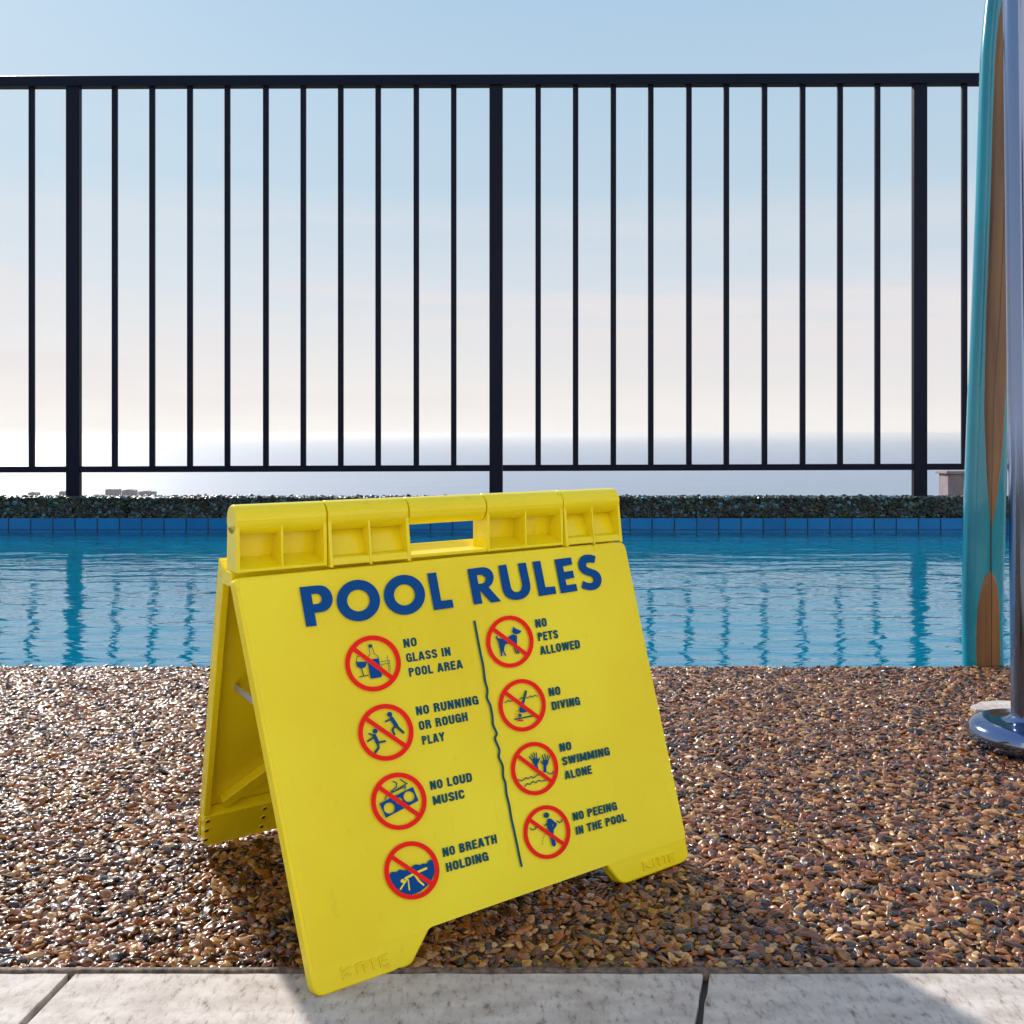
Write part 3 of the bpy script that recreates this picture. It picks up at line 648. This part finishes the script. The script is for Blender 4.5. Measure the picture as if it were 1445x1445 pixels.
rules = [('NO', (569.6, 914.4), (588.4, 911.3), (-1.8, -12.2)), ('GLASS IN', (573.6, 934.8), (636, 925), (-1.9, -12.2)), ('POOL AREA', (577.4, 955.2), (653, 943), (-2, -12.2)),
 ('NO RUNNING', (587.4, 1009.8), (675, 993.6), (-1.9, -12.3)), ('OR ROUGH', (591.4, 1030.6), (660, 1017), (-2, -12.3)), ('PLAY', (595.9, 1051.4), (627.5, 1045), (-2.1, -12.3)),
 ('NO LOUD', (607.1, 1115), (666, 1102.4), (-2, -12.3)), ('MUSIC', (611, 1136.2), (655.5, 1126), (-2.1, -12.3)), ('NO BREATH', (624.9, 1209.4), (700.9, 1189.3), (-2.1, -12.4)), ('HOLDING', (629.6, 1230.5), (688.7, 1213.7), (-2.2, -12.4)),
 ('NO', (755.2, 886.3), (771.2, 883.7), (-1.7, -11.8)), ('PETS', (758.8, 905), (787, 900.6), (-1.7, -11.8)), ('ALLOWED', (761.9, 924.4), (817.9, 914.7), (-1.8, -11.8)),
 ('NO', (774.1, 983), (790.3, 980), (-1.8, -11.7)), ('DIVING', (778.3, 1002.4), (817.8, 994.6), (-1.8, -11.7)), ('NO', (789.3, 1061.2), (805.6, 1057.7), (-1.8, -11.6)),
 ('SWIMMING', (793, 1080.5), (859.4, 1065.3), (-1.8, -11.6)), ('ALONE', (796.5, 1100), (834.3, 1091.4), (-1.9, -11.5)), ('NO PEEING', (807.9, 1158.5), (869.7, 1142.4), (-1.9, -11.4)), ('IN THE POOL', (812, 1178.2), (882.6, 1158.3), (-1.9, -11.4))]
blocks = [(0, 3), (3, 6), (6, 8), (8, 10), (10, 13), (13, 15), (15, 18), (18, 20)]
for a, c in blocks:
    pr = Print()
    for ln in rules[a:c]: text_line(pr, *ln)
    o = pr.mb.build('rule_lettering', M_TEAL, fp); o['label'] = 'teal words ' + ' '.join(l[0] for l in rules[a:c])
# title
def zf(ox, oy, s): return lambda x, y: (ox + x / s, oy + y / s)
def spl(pts, n_=4, closed=True):
    """smooth a traced outline where its corners are blunt"""
    o_ = []; N_ = len(pts)
    for i in range(N_):
        p0, p1, p2, p3 = (V(pts[(i + k) % N_]) for k in (-1, 0, 1, 2))
        def ang(a, b_, c): 
            u_, v_ = b_ - a, c - b_; return u_.angle(v_) if u_.length and v_.length else 0
        s1, s2 = ang(p0, p1, p2) < .75, ang(p1, p2, p3) < .75
        m1 = (p2 - p0) / 2 if s1 else (p2 - p1); m2 = (p3 - p1) / 2 if s2 else (p2 - p1)
        L_ = (p2 - p1).length; 
        if m1.length > L_ * 1.2: m1 = m1.normalized() * L_ * 1.2
        if m2.length > L_ * 1.2: m2 = m2.normalized() * L_ * 1.2
        for k in range(n_):
            t = k / n_; o_.append(tuple(p1 * (2*t**3 - 3*t**2 + 1) + m1 * (t**3 - 2*t**2 + t) + p2 * (-2*t**3 + 3*t**2) + m2 * (t**3 - t**2)))
    return o_
pr = Print(zf(410, 770, 6.02))
pr.poly(spl([(68,355),(215,341),(255,341),(295,355),(328,388),(347,430),(350,470),(338,510),(312,543),(275,562),(235,569),(198,573),(217,681),(127,692)]), [spl([(170,415),(203,411),(230,414),(250,430),(258,455),(252,478),(232,493),(205,498),(183,500)])])
pr.ell((569, 468), 184, 176, hole=(96, 92)); pr.ell((960, 420), 175, 170, hole=(89, 90))
pr.poly([(1152,238),(1228,229),(1272,470),(1366,459),(1379,527),(1211,550)])
pr.f = zf(640, 770, 6.02)
pr.poly(spl([(108,202),(215,188),(260,187),(300,205),(326,240),(332,275),(325,310),(310,335),(290,355),(396,474),(312,486),(216,382),(238,492),(165,503)]), [spl([(190,254),(215,250),(240,254),(260,272),(264,292),(255,312),(235,323),(203,328)])])
pr.poly(spl([(371,172),(439,162),(478,350),(490,378),(510,393),(535,396),(558,385),(570,362),(573,330),(536,153),(605,146),(641,320),(644,365),(632,405),(605,437),(565,457),(520,463),(475,455),(440,435),(418,405),(405,365)]))
pr.poly([(661,139),(728,131),(772,354),(853,348),(865,409),(718,432)])
pr.poly([(847,120),(988,102),(1000,162),(921,178),(930,225),(1004,213),(1018,274),(941,289),(952,337),(1033,326),(1045,385),(904,408)])
pr.poly(spl([(1198,92),(1187,150),(1165,146),(1140,145),(1122,152),(1116,165),(1122,180),(1145,193),(1185,206),(1215,222),(1238,250),(1249,290),(1243,325),(1225,355),(1190,376),(1150,380),(1110,373),(1077,360),(1092,300),(1115,312),(1145,320),(1170,314),(1181,298),(1180,282),(1160,265),(1120,252),(1090,238),(1065,210),(1051,175),(1053,135),(1070,103),(1100,83),(1130,78),(1165,81)]))
o = pr.mb.build('title_lettering', M_BLUE, fp); o['label'] = 'large blue words POOL RULES'
# wavy divider
dv = [(668,876),(672,897.9),(676.6,922.2),(680.5,940.5),(682.6,958.8),(686.3,974),(685.7,984.7),(690.3,995.3),(693.3,1010.6),(694.2,1022.8),(699.4,1035),(697,1042.6),(703,1057.8),(702.4,1068.4),(707.6,1080.6),(708.5,1095.9),(711.6,1105),(713.1,1120.2),(716.8,1135.5),(719.8,1153.7),(723.8,1172),(727.7,1190.3),(731.4,1208.6),(734.7,1222.9)]
sm = []
for i in range(len(dv) - 1):
    p0, p1, p2, p3 = V(dv[max(i-1, 0)]), V(dv[i]), V(dv[i+1]), V(dv[min(i+2, len(dv)-1)])
    for k in range(4):
        t = k / 4; sm.append(tuple(.5 * ((2*p1) + (p2-p0)*t + (2*p0-5*p1+4*p2-p3)*t*t + (3*p1-p0-3*p2+p3)*t**3)))
sm.append(dv[-1]); pr = Print(); pr.line(sm, 3.2); pr.mb.build('divider_line', M_TEAL, fp)

# prohibition symbols: 0 blue, 1 red, 2 yellow, 3 orange, 4 teal
SM = [M_BLUE, M_RED, M_PRINT, M_ORG, M_TEAL]
def symbol(c, r_, th_, draw, label, sl):
    pr = Print(); draw(pr); pr.f = lambda x, y: (x, y)
    pr.ell(c, r_[0], r_[1], 1, hole=(r_[0] - th_, r_[1] - th_), n_=72)
    d = V(sl).normalized(); L_ = (r_[0] + r_[1]) / 2 - th_ * .5
    pr.line([tuple(V(c) - d * L_), tuple(V(c) + d * L_)], th_ * .93, 1)
    o = pr.mb.build('prohibition_symbol', SM, fp); o['label'] = label
def d_glass(p):
    p.f = zf(460, 880, 6.02)
    p.line([(258,280),(247,330),(258,365),(290,382),(325,368),(338,330),(335,280)], 5, 4); p.line([(258,280),(335,278)], 4, 4)
    p.poly([(248,325),(338,325),(325,368),(290,384),(258,365)]); p.line([(292,382),(312,445)], 9, 4); p.line([(275,455),(352,438)], 8, 4)
    p.poly([(350,180),(382,177),(386,203),(355,206)], mi=4); p.line([(357,203),(366,262),(347,285),(342,312)], 5, 4); p.line([(384,200),(398,252),(430,275),(441,300)], 5, 4)
    p.poly([(344,310),(441,295),(467,440),(462,455),(380,469),(368,460)])
    p.line([(455,325),(531,314),(537,415)], 4, 4); p.line([(458,350),(535,336)], 4, 4); p.line([(512,270),(527,405)], 4, 4); p.line([(478,430),(535,434)], 5, 4); p.line([(462,350),(482,430)], 4, 4)
def d_run(p):
    p.f = zf(460, 880, 6.02); p.ell((532,772), 22, 22, n_=20); p.line([(548,805),(590,870)], 34, 0, True); p.line([(590,872),(647,925)], 22, 4, True); p.line([(550,808),(498,832)], 15, 4, True); p.line([(580,870),(555,900),(572,940)], 18, 4, True)
    p.ell((409,913), 21, 21, n_=20); p.line([(402,952),(430,1012)], 32, 0, True); p.line([(400,965),(346,999)], 15, 4, True); p.line([(395,950),(356,935)], 14, 4, True); p.line([(438,1010),(492,999)], 18, 4, True); p.line([(432,1015),(438,1055),(410,1093)], 20, 4, True)
def d_music(p):
    p.f = zf(500, 1070, 6.02)
    cir = lambda c, r_: [(c[0] + r_ * math.cos(i * math.pi / 12), c[1] + r_ * math.sin(i * math.pi / 12)) for i in range(24)]
    p.poly([(203,385),(488,243),(536,358),(260,505)], [cir((288,422), 47), cir((455,325), 46), cir((372,362), 30)])
    p.line([(250,352),(268,312),(425,238),(420,268)], 9, 4); p.line([(303,280),(345,245),(352,215),(335,200),(315,196)], 10, 4); p.line([(378,178),(437,214),(330,278)], 10, 4); p.line([(303,282),(330,278)], 9, 4)
def d_breath(p):
    p.f = zf(500, 1070, 6.02)
    p.poly([(288,985),(310,962),(345,965),(375,942),(420,950),(470,930),(495,905),(520,898),(545,905),(580,890),(605,895),(625,865),(650,858),(674,872),(678,930),(668,980),(642,1040),(600,1090),(550,1130),(480,1158),(410,1148),(350,1112),(308,1060),(290,1010)])
    p.line([(600,933),(485,985),(425,1018)], 20, 2, True); p.line([(505,990),(540,1040),(577,1072)], 17, 2, True); p.line([(440,1018),(382,1110)], 13, 2, True); p.line([(447,1030),(458,1116)], 11, 2, True); p.ell((401,1040), 17, 17, 2, n_=20)
def d_dog(p):
    p.f = zf(680, 860, 16.055)
    p.poly([(692,392),(730,430),(780,455),(868,490),(858,515),(825,545),(780,565),(725,560),(675,535),(658,515),(665,470),(675,430)])
    p.poly([(575,630),(620,595),(680,568),(770,597),(768,780),(700,800),(600,762),(500,800),(485,850),(475,930),(502,1000),(535,1045),(495,1055),(470,1000),(455,945),(435,1000),(430,1035),(460,1058),(400,1060),(398,960),(370,850),(345,730),(320,690),(290,645),(300,610),(325,600),(322,632),(345,662),(440,668),(500,660)])
    p.line([(700,790),(706,870),(728,950),(760,992),(790,1000)], 26, 4); p.line([(755,790),(770,880),(785,945),(812,1000)], 34, 4)
def d_dive(p):
    p.f = zf(695, 950, 16.05)
    p.line([(728,415),(665,665)], 52, 4, True); p.poly([(665,640),(690,700),(790,850),(725,885),(635,897),(590,890),(574,830),(595,760)]); p.ell((592,955), 39, 39, 4, n_=20)
    p.ell((605,1068), 78, 20, 1, n_=24); p.line([(470,1045),(910,962)], 32, 4)
    for l in ([(245,660),(282,662),(325,615),(360,640),(400,632),(440,600)], [(580,605),(630,548),(660,575)], [(735,545),(772,565),(830,515),(872,545),(930,500),(970,520),(1005,517)]): p.line(l, 19, 4)
    for l in ([(500,860),(532,878)], [(485,925),(522,926)], [(495,998),(528,978)]): p.line(l, 17, 3)
def d_swim(p):
    p.f = zf(700, 1030, 7.225)
    p.poly([(355,298),(375,290),(400,288),(422,298),(425,318),(408,355),(428,425),(396,432),(385,370),(362,335)])
    for l in ([(325,272),(360,308)], [(347,248),(372,300)], [(370,232),(386,296)], [(396,234),(402,296)], [(430,285),(416,320)]): p.line(l, 11, 4, True)
    p.poly([(460,312),(485,303),(518,308),(520,335),(500,370),(500,432),(470,432),(470,360)])
    for l in ([(438,318),(466,347)], [(457,256),(472,316)], [(484,246),(488,310)], [(512,254),(505,310)], [(532,270),(516,316)]): p.line(l, 10, 4, True)
    for l in ([(208,502),(240,520),(272,506),(290,485),(312,500),(345,475),(370,490),(402,460),(440,456)], [(505,428),(540,450),(560,442),(572,420)], [(275,577),(305,548),(332,555),(360,524),(390,540),(420,513),(450,522),(500,510)]): p.line(l, 10, 4)
def d_pee(p):
    p.f = zf(700, 1030, 7.225)
    p.ell((500,868), 28, 29, 4, n_=24); p.poly([(508,908),(522,902),(545,902),(608,955),(600,980),(574,1015),(572,1060),(530,1050),(512,1000),(505,950)], [[(557,958),(575,972),(560,988)]]); p.line([(550,1060),(577,1166)], 40, 0, True)
    for l in ([(334,995),(352,1018),(385,1010),(395,988),(418,1000)], [(478,977),(500,958),(512,975)], [(604,925),(632,945),(655,932),(661,905)]): p.line(l, 10, 4)
    for c in ((483,1068), (475,1085), (466,1105), (462,1130), (460,1158)): p.ell(c, 4.5, 6, 4, n_=10)
symbol((525, 936.4), (39.3, 39.5), 6.7, d_glass, 'red barred ring over a wine glass, bottle and cup', (325, 245))
symbol((543, 1033.5), (39.1, 40.1), 6.7, d_run, 'red barred ring over two running figures', (335, 232))
symbol((561.3, 1130.5), (39.2, 40.5), 6.7, d_music, 'red barred ring over a portable stereo', (325, 228))
symbol((579.5, 1227.9), (38.9, 41.1), 6.7, d_breath, 'red barred ring over a swimmer under blue waves', (330, 222))
symbol((717.9, 905.7), (33.4, 36.7), 5.9, d_dog, 'red barred ring over a dog', (760, 580))
symbol((735.2, 995.3), (33.4, 37), 5.9, d_dive, 'red barred ring over a diver striking the bottom', (760, 570))
symbol((752.6, 1084.5), (33.4, 37.6), 5.9, d_swim, 'red barred ring over two raised hands above waves', (340, 258))
symbol((769.9, 1174), (33.2, 37.9), 5.9, d_pee, 'red barred ring over a standing figure in water', (345, 245))

# raised maker's lettering on both feet
def raised(strokes, f, w):
    q_ = MB()
    for i, s_ in enumerate(strokes):
        for qd in ribbon(s_, w): q_.prism([U(*f(*p), -.0002) for p in qd], NF * (.0019 + i * .00001))
    return q_.build('raised_lettering', M_YEL, fp, bev=.0003)
raised([[(295,540),(325,668)], [(380,535),(315,600),(400,618)], [(445,520),(470,610)], [(445,520),(490,490)], [(480,500),(570,478)], [(520,490),(545,585)], [(575,475),(645,455)], [(608,465),(630,560)],
        [(770,405),(700,430),(680,450),(705,535),(730,530),(790,510)], [(700,485),(765,465)]], zf(440, 1290, 7.225), 15)
raised([[(600,325),(625,438)], [(680,310),(625,370),(705,395)], [(730,290),(748,390)], [(730,290),(770,265)], [(770,270),(840,252)], [(795,262),(815,368)], [(845,250),(905,232)], [(870,242),(890,340)],
        [(995,205),(945,225),(930,240),(948,318),(1005,300)], [(945,270),(990,258)]], zf(840, 1180, 9.03), 15)

# rear panel: hollow tray seen from inside
VT, WT_, VB = .262, .735, .727
def R2(u, b_, c=0.0):        # u along the width, b_ 0..1 up the slope, c outward
    v = VB + (VT - VB) * b_; w = WT_ * b_; L_ = math.hypot(VB - VT, WT_); nv, nw = WT_ / L_, (VB - VT) / L_
    return LC(u, v + nv * c, w + nw * c)
def uL(b_): return .0223 + (-.077 - .0223) * b_
def uR(b_): return .960 + (.909 - .960) * b_
RN = (R2(0, 0, 1) - R2(0, 0, 0)) / SC
def plate(name, loop, c0, c1_, bev=.0012, m=M_YEL, parent=None):
    q_ = MB(); q_.prism([R2(u_, b_, c0) for u_, b_ in loop], RN * (c1_ - c0) * SC); return q_.build(name, m, parent or rp, bev=bev)
NB = .075
def in2(px, py):   # px to (u, b) on the rear panel's inner face
    p = onp(px, py, R2(0, 0), RN); d = (p - FL) / SC; return d.dot(uD), d.z / WT_
q = MB(); q.prism([R2(u_, b_, .030) for u_, b_ in [(uL(1), 1), (uL(0) , .0), (uL(0) + .19, 0), (uL(0) + .222, NB), (uR(0) - .222, NB), (uR(0) - .19, 0), (uR(0), 0), (uR(1), 1)]], RN * .008 * SC)
rp = q.build('rear_panel', M_YEL, sign, bev=.0015); ORG[rp.name] = wpos(sign)
ub, bb = in2(284, 1154); ur_, br_ = in2(383, 1132)
FH = bb
def rim(f0, f1, b0=0, b1=1): return [(f0(b1), b1), (f0(b0), b0), (f1(b0), b0), (f1(b1), b1)]
plate('panel_rim', rim(uL, lambda b_: uL(b_) + .016, FH, .985), 0, .0295)
plate('panel_rim', rim(lambda b_: uR(b_) - .016, uR, FH, .985), 0, .0295)
plate('panel_rim', [(uL(1) , 1), (uL(.985), .9855), (uR(.985), .9855), (uR(1), 1)], 0, .0295, .0008)
plate('panel_rim', [(uL(0) + .236, NB + .02), (uL(0) + .223, NB), (uR(0) - .223, NB), (uR(0) - .236, NB + .02)], 0, .0295, .0008)
fL = plate('foot_block', [(uL(FH), FH), (uL(0) + .004, .012), (uL(0) + .016, 0), (uL(0) + .188, 0), (uL(0) + .216, NB * .85), (uL(0) + .213, FH)], -.001, .0295, .002)
fR = plate('foot_block', [(uR(0) - .213, FH), (uR(0) - .216, NB * .85), (uR(0) - .188, 0), (uR(0) - .016, 0), (uR(0) - .004, .012), (uR(FH), FH)], -.001, .0295, .002)
for fpx in [(293.2, 1158.5), (291.8, 1171.4), (290.2, 1184.6), (373.5, 1140.5), (371.4, 1152.7), (368.9, 1165.6)]:
    u_, b_ = in2(*fpx)
    for side in (0, 1):
        uu = u_ if side == 0 else uL(0) + uR(0) - u_
        q = MB(); ring = lambda rr, c: [R2(uu + rr * math.cos(i * math.pi / 8), b_ + rr * math.sin(i * math.pi / 8) / .87, c) for i in range(16)]
        # raised collar with a dark sunken middle
        a0, a1, a2 = ring(.0082, -.0011), ring(.0078, -.0024), ring(.0052, -.0024)
        q.add(a0 + a1 + a2, [[i, (i + 1) % 16, 16 + (i + 1) % 16, 16 + i] for i in range(16)] + [[16 + i, 16 + (i + 1) % 16, 32 + (i + 1) % 16, 32 + i] for i in range(16)], 0)
        q.add(ring(.0053, -.0014), [list(range(16))], 1)
        q.build('fixing_hole', [M_YEL, M_HOLE], rp)
for m_ in (0, 1):   # diagonal stiffening rib in the tray
    a, c, d_, e_ = in2(314, 1135.4), in2(455, 1033), in2(458, 1047), in2(319.5, 1144.4)
    lp = [a, e_, d_, c]
    if m_: lp = [(uL(0) + uR(0) - u_, b_) for u_, b_ in lp][::-1]
    plate('diagonal_rib', lp, .006, .0295, .0008)
# folding metal braces between the two panels
def bar(A, B, hgt, th_):
    d = (B - A).normalized(); s_ = uD.copy(); up_ = d.cross(s_).normalized(); q_ = MB(); vs = []
    for p in (A, B):
        for i in (-1, 1):
            for j in (-1, 1): vs.append(p + s_ * th_ * i / 2 + up_ * hgt * j / 2)
    q_.add(vs, [(0, 1, 3, 2), (4, 6, 7, 5), (0, 4, 5, 1), (2, 3, 7, 6), (0, 2, 6, 4), (1, 5, 7, 3)]); return q_.build('spreader_brace', M_BRACE, sign, bev=.0008)
def hit_u(px, py, u_):
    p0 = LC(u_, 0, 0); return onp(px, py, p0, uD)
A_, B_ = hit_u(309.5, 951, .02), hit_u(357, 989, .02)
bar(A_, B_, .0062, .0012); bar(A_ + uD * .90 * SC, B_ + uD * .90 * SC, .0062, .0012)

# hinge and handle: five knuckles
hinge = MB(); hinge.box(-.074, .899, .228, .285, .705, .7345, T=LC)
hg = hinge.build('hinge_spine', M_YEL, sign, bev=.001)
hb = [-.0735, .1142, .3014, .4999, .7197, .8993]
CV, CW, CR = .230, .8335, .0305
for i in range(5):
    u0, u1 = hb[i] + .0012, hb[i + 1] - .0012; q = MB(); n_ = 40
    rr_ = CR * (1.0 if i in (1, 3) else .985)
    for u_, rad in ((u0, rr_ - .003), (u0 + .0025, rr_), (u1 - .0025, rr_), (u1, rr_ - .003)):
        for k in range(n_):
            a = 2 * math.pi * k / n_; q.v.append(LC(u_, CV + rad * math.cos(a), CW + rad * math.sin(a)))
    for j in range(3):
        for k in range(n_): q.f.append([j * n_ + k, j * n_ + (k + 1) % n_, (j + 1) * n_ + (k + 1) % n_, (j + 1) * n_ + k]); q.m.append(0)
    q.f += [list(range(n_)), list(range(3 * n_, 4 * n_))[::-1]]; q.m += [0, 0]
    kn = q.build('hinge_knuckle', M_YEL, sign, bev=.0004); ORG[kn.name] = wpos(sign)
    if i == 2:
        q = MB(); q.box(u0, u1, .200, .262, .7345, .7420, T=LC); q.build('handle_sill', M_YEL, kn, bev=.001); continue
    q = MB(); A_type = i in (0, 3)
    def prof(loop, ua, ub_): q.prism([LC(ua, v, w) for v, w in loop], uD * (ub_ - ua) * SC)
    if A_type:
        back = [(.256, .734), (.264, .734), (.262, .815), (.246, .812)]; led = [(.199, .7345), (.257, .7345), (.257, .760), (.199, .741)]
        rb = [(.1995, .7345), (.2575, .7345), (.2475, .822), (.203, .828)]
    else:
        back = [(.216, .752), (.224, .748), (.256, .812), (.246, .818)]; led = [(.192, .7345), (.250, .7345), (.250, .745), (.210, .753), (.196, .750)]
        rb = [(.1905, .731), (.236, .731), (.250, .822), (.203, .828)]
    prof(back, u0 + .003, u1 - .003); q.build('recess_back', M_YEL, kn, bev=.0005)
    q = MB(); prof(led, u0 + .003, u1 - .003); q.build('ledge', M_YEL, kn, bev=.0012)
    w_ = .0075
    for ua in (u0, (u0 + u1) / 2 - w_ / 2, u1 - w_):
        q = MB(); lp = rb
        if (i == 1 and ua > u1 - .01) or (i == 3 and ua == u0): lp = [rb[0], (.262, rb[0][1]), (.262, .815), rb[3]]
        if i in (0, 4) and (ua == u0 if i == 0 else ua > u1 - .01): lp = [rb[0], (.258, .7345), (.255, .818), rb[3]]
        prof(lp, ua, ua + w_ * (1 if ua != (u0 + u1) / 2 - w_ / 2 else .7)); q.build('rib', M_YEL, kn, bev=.0006)
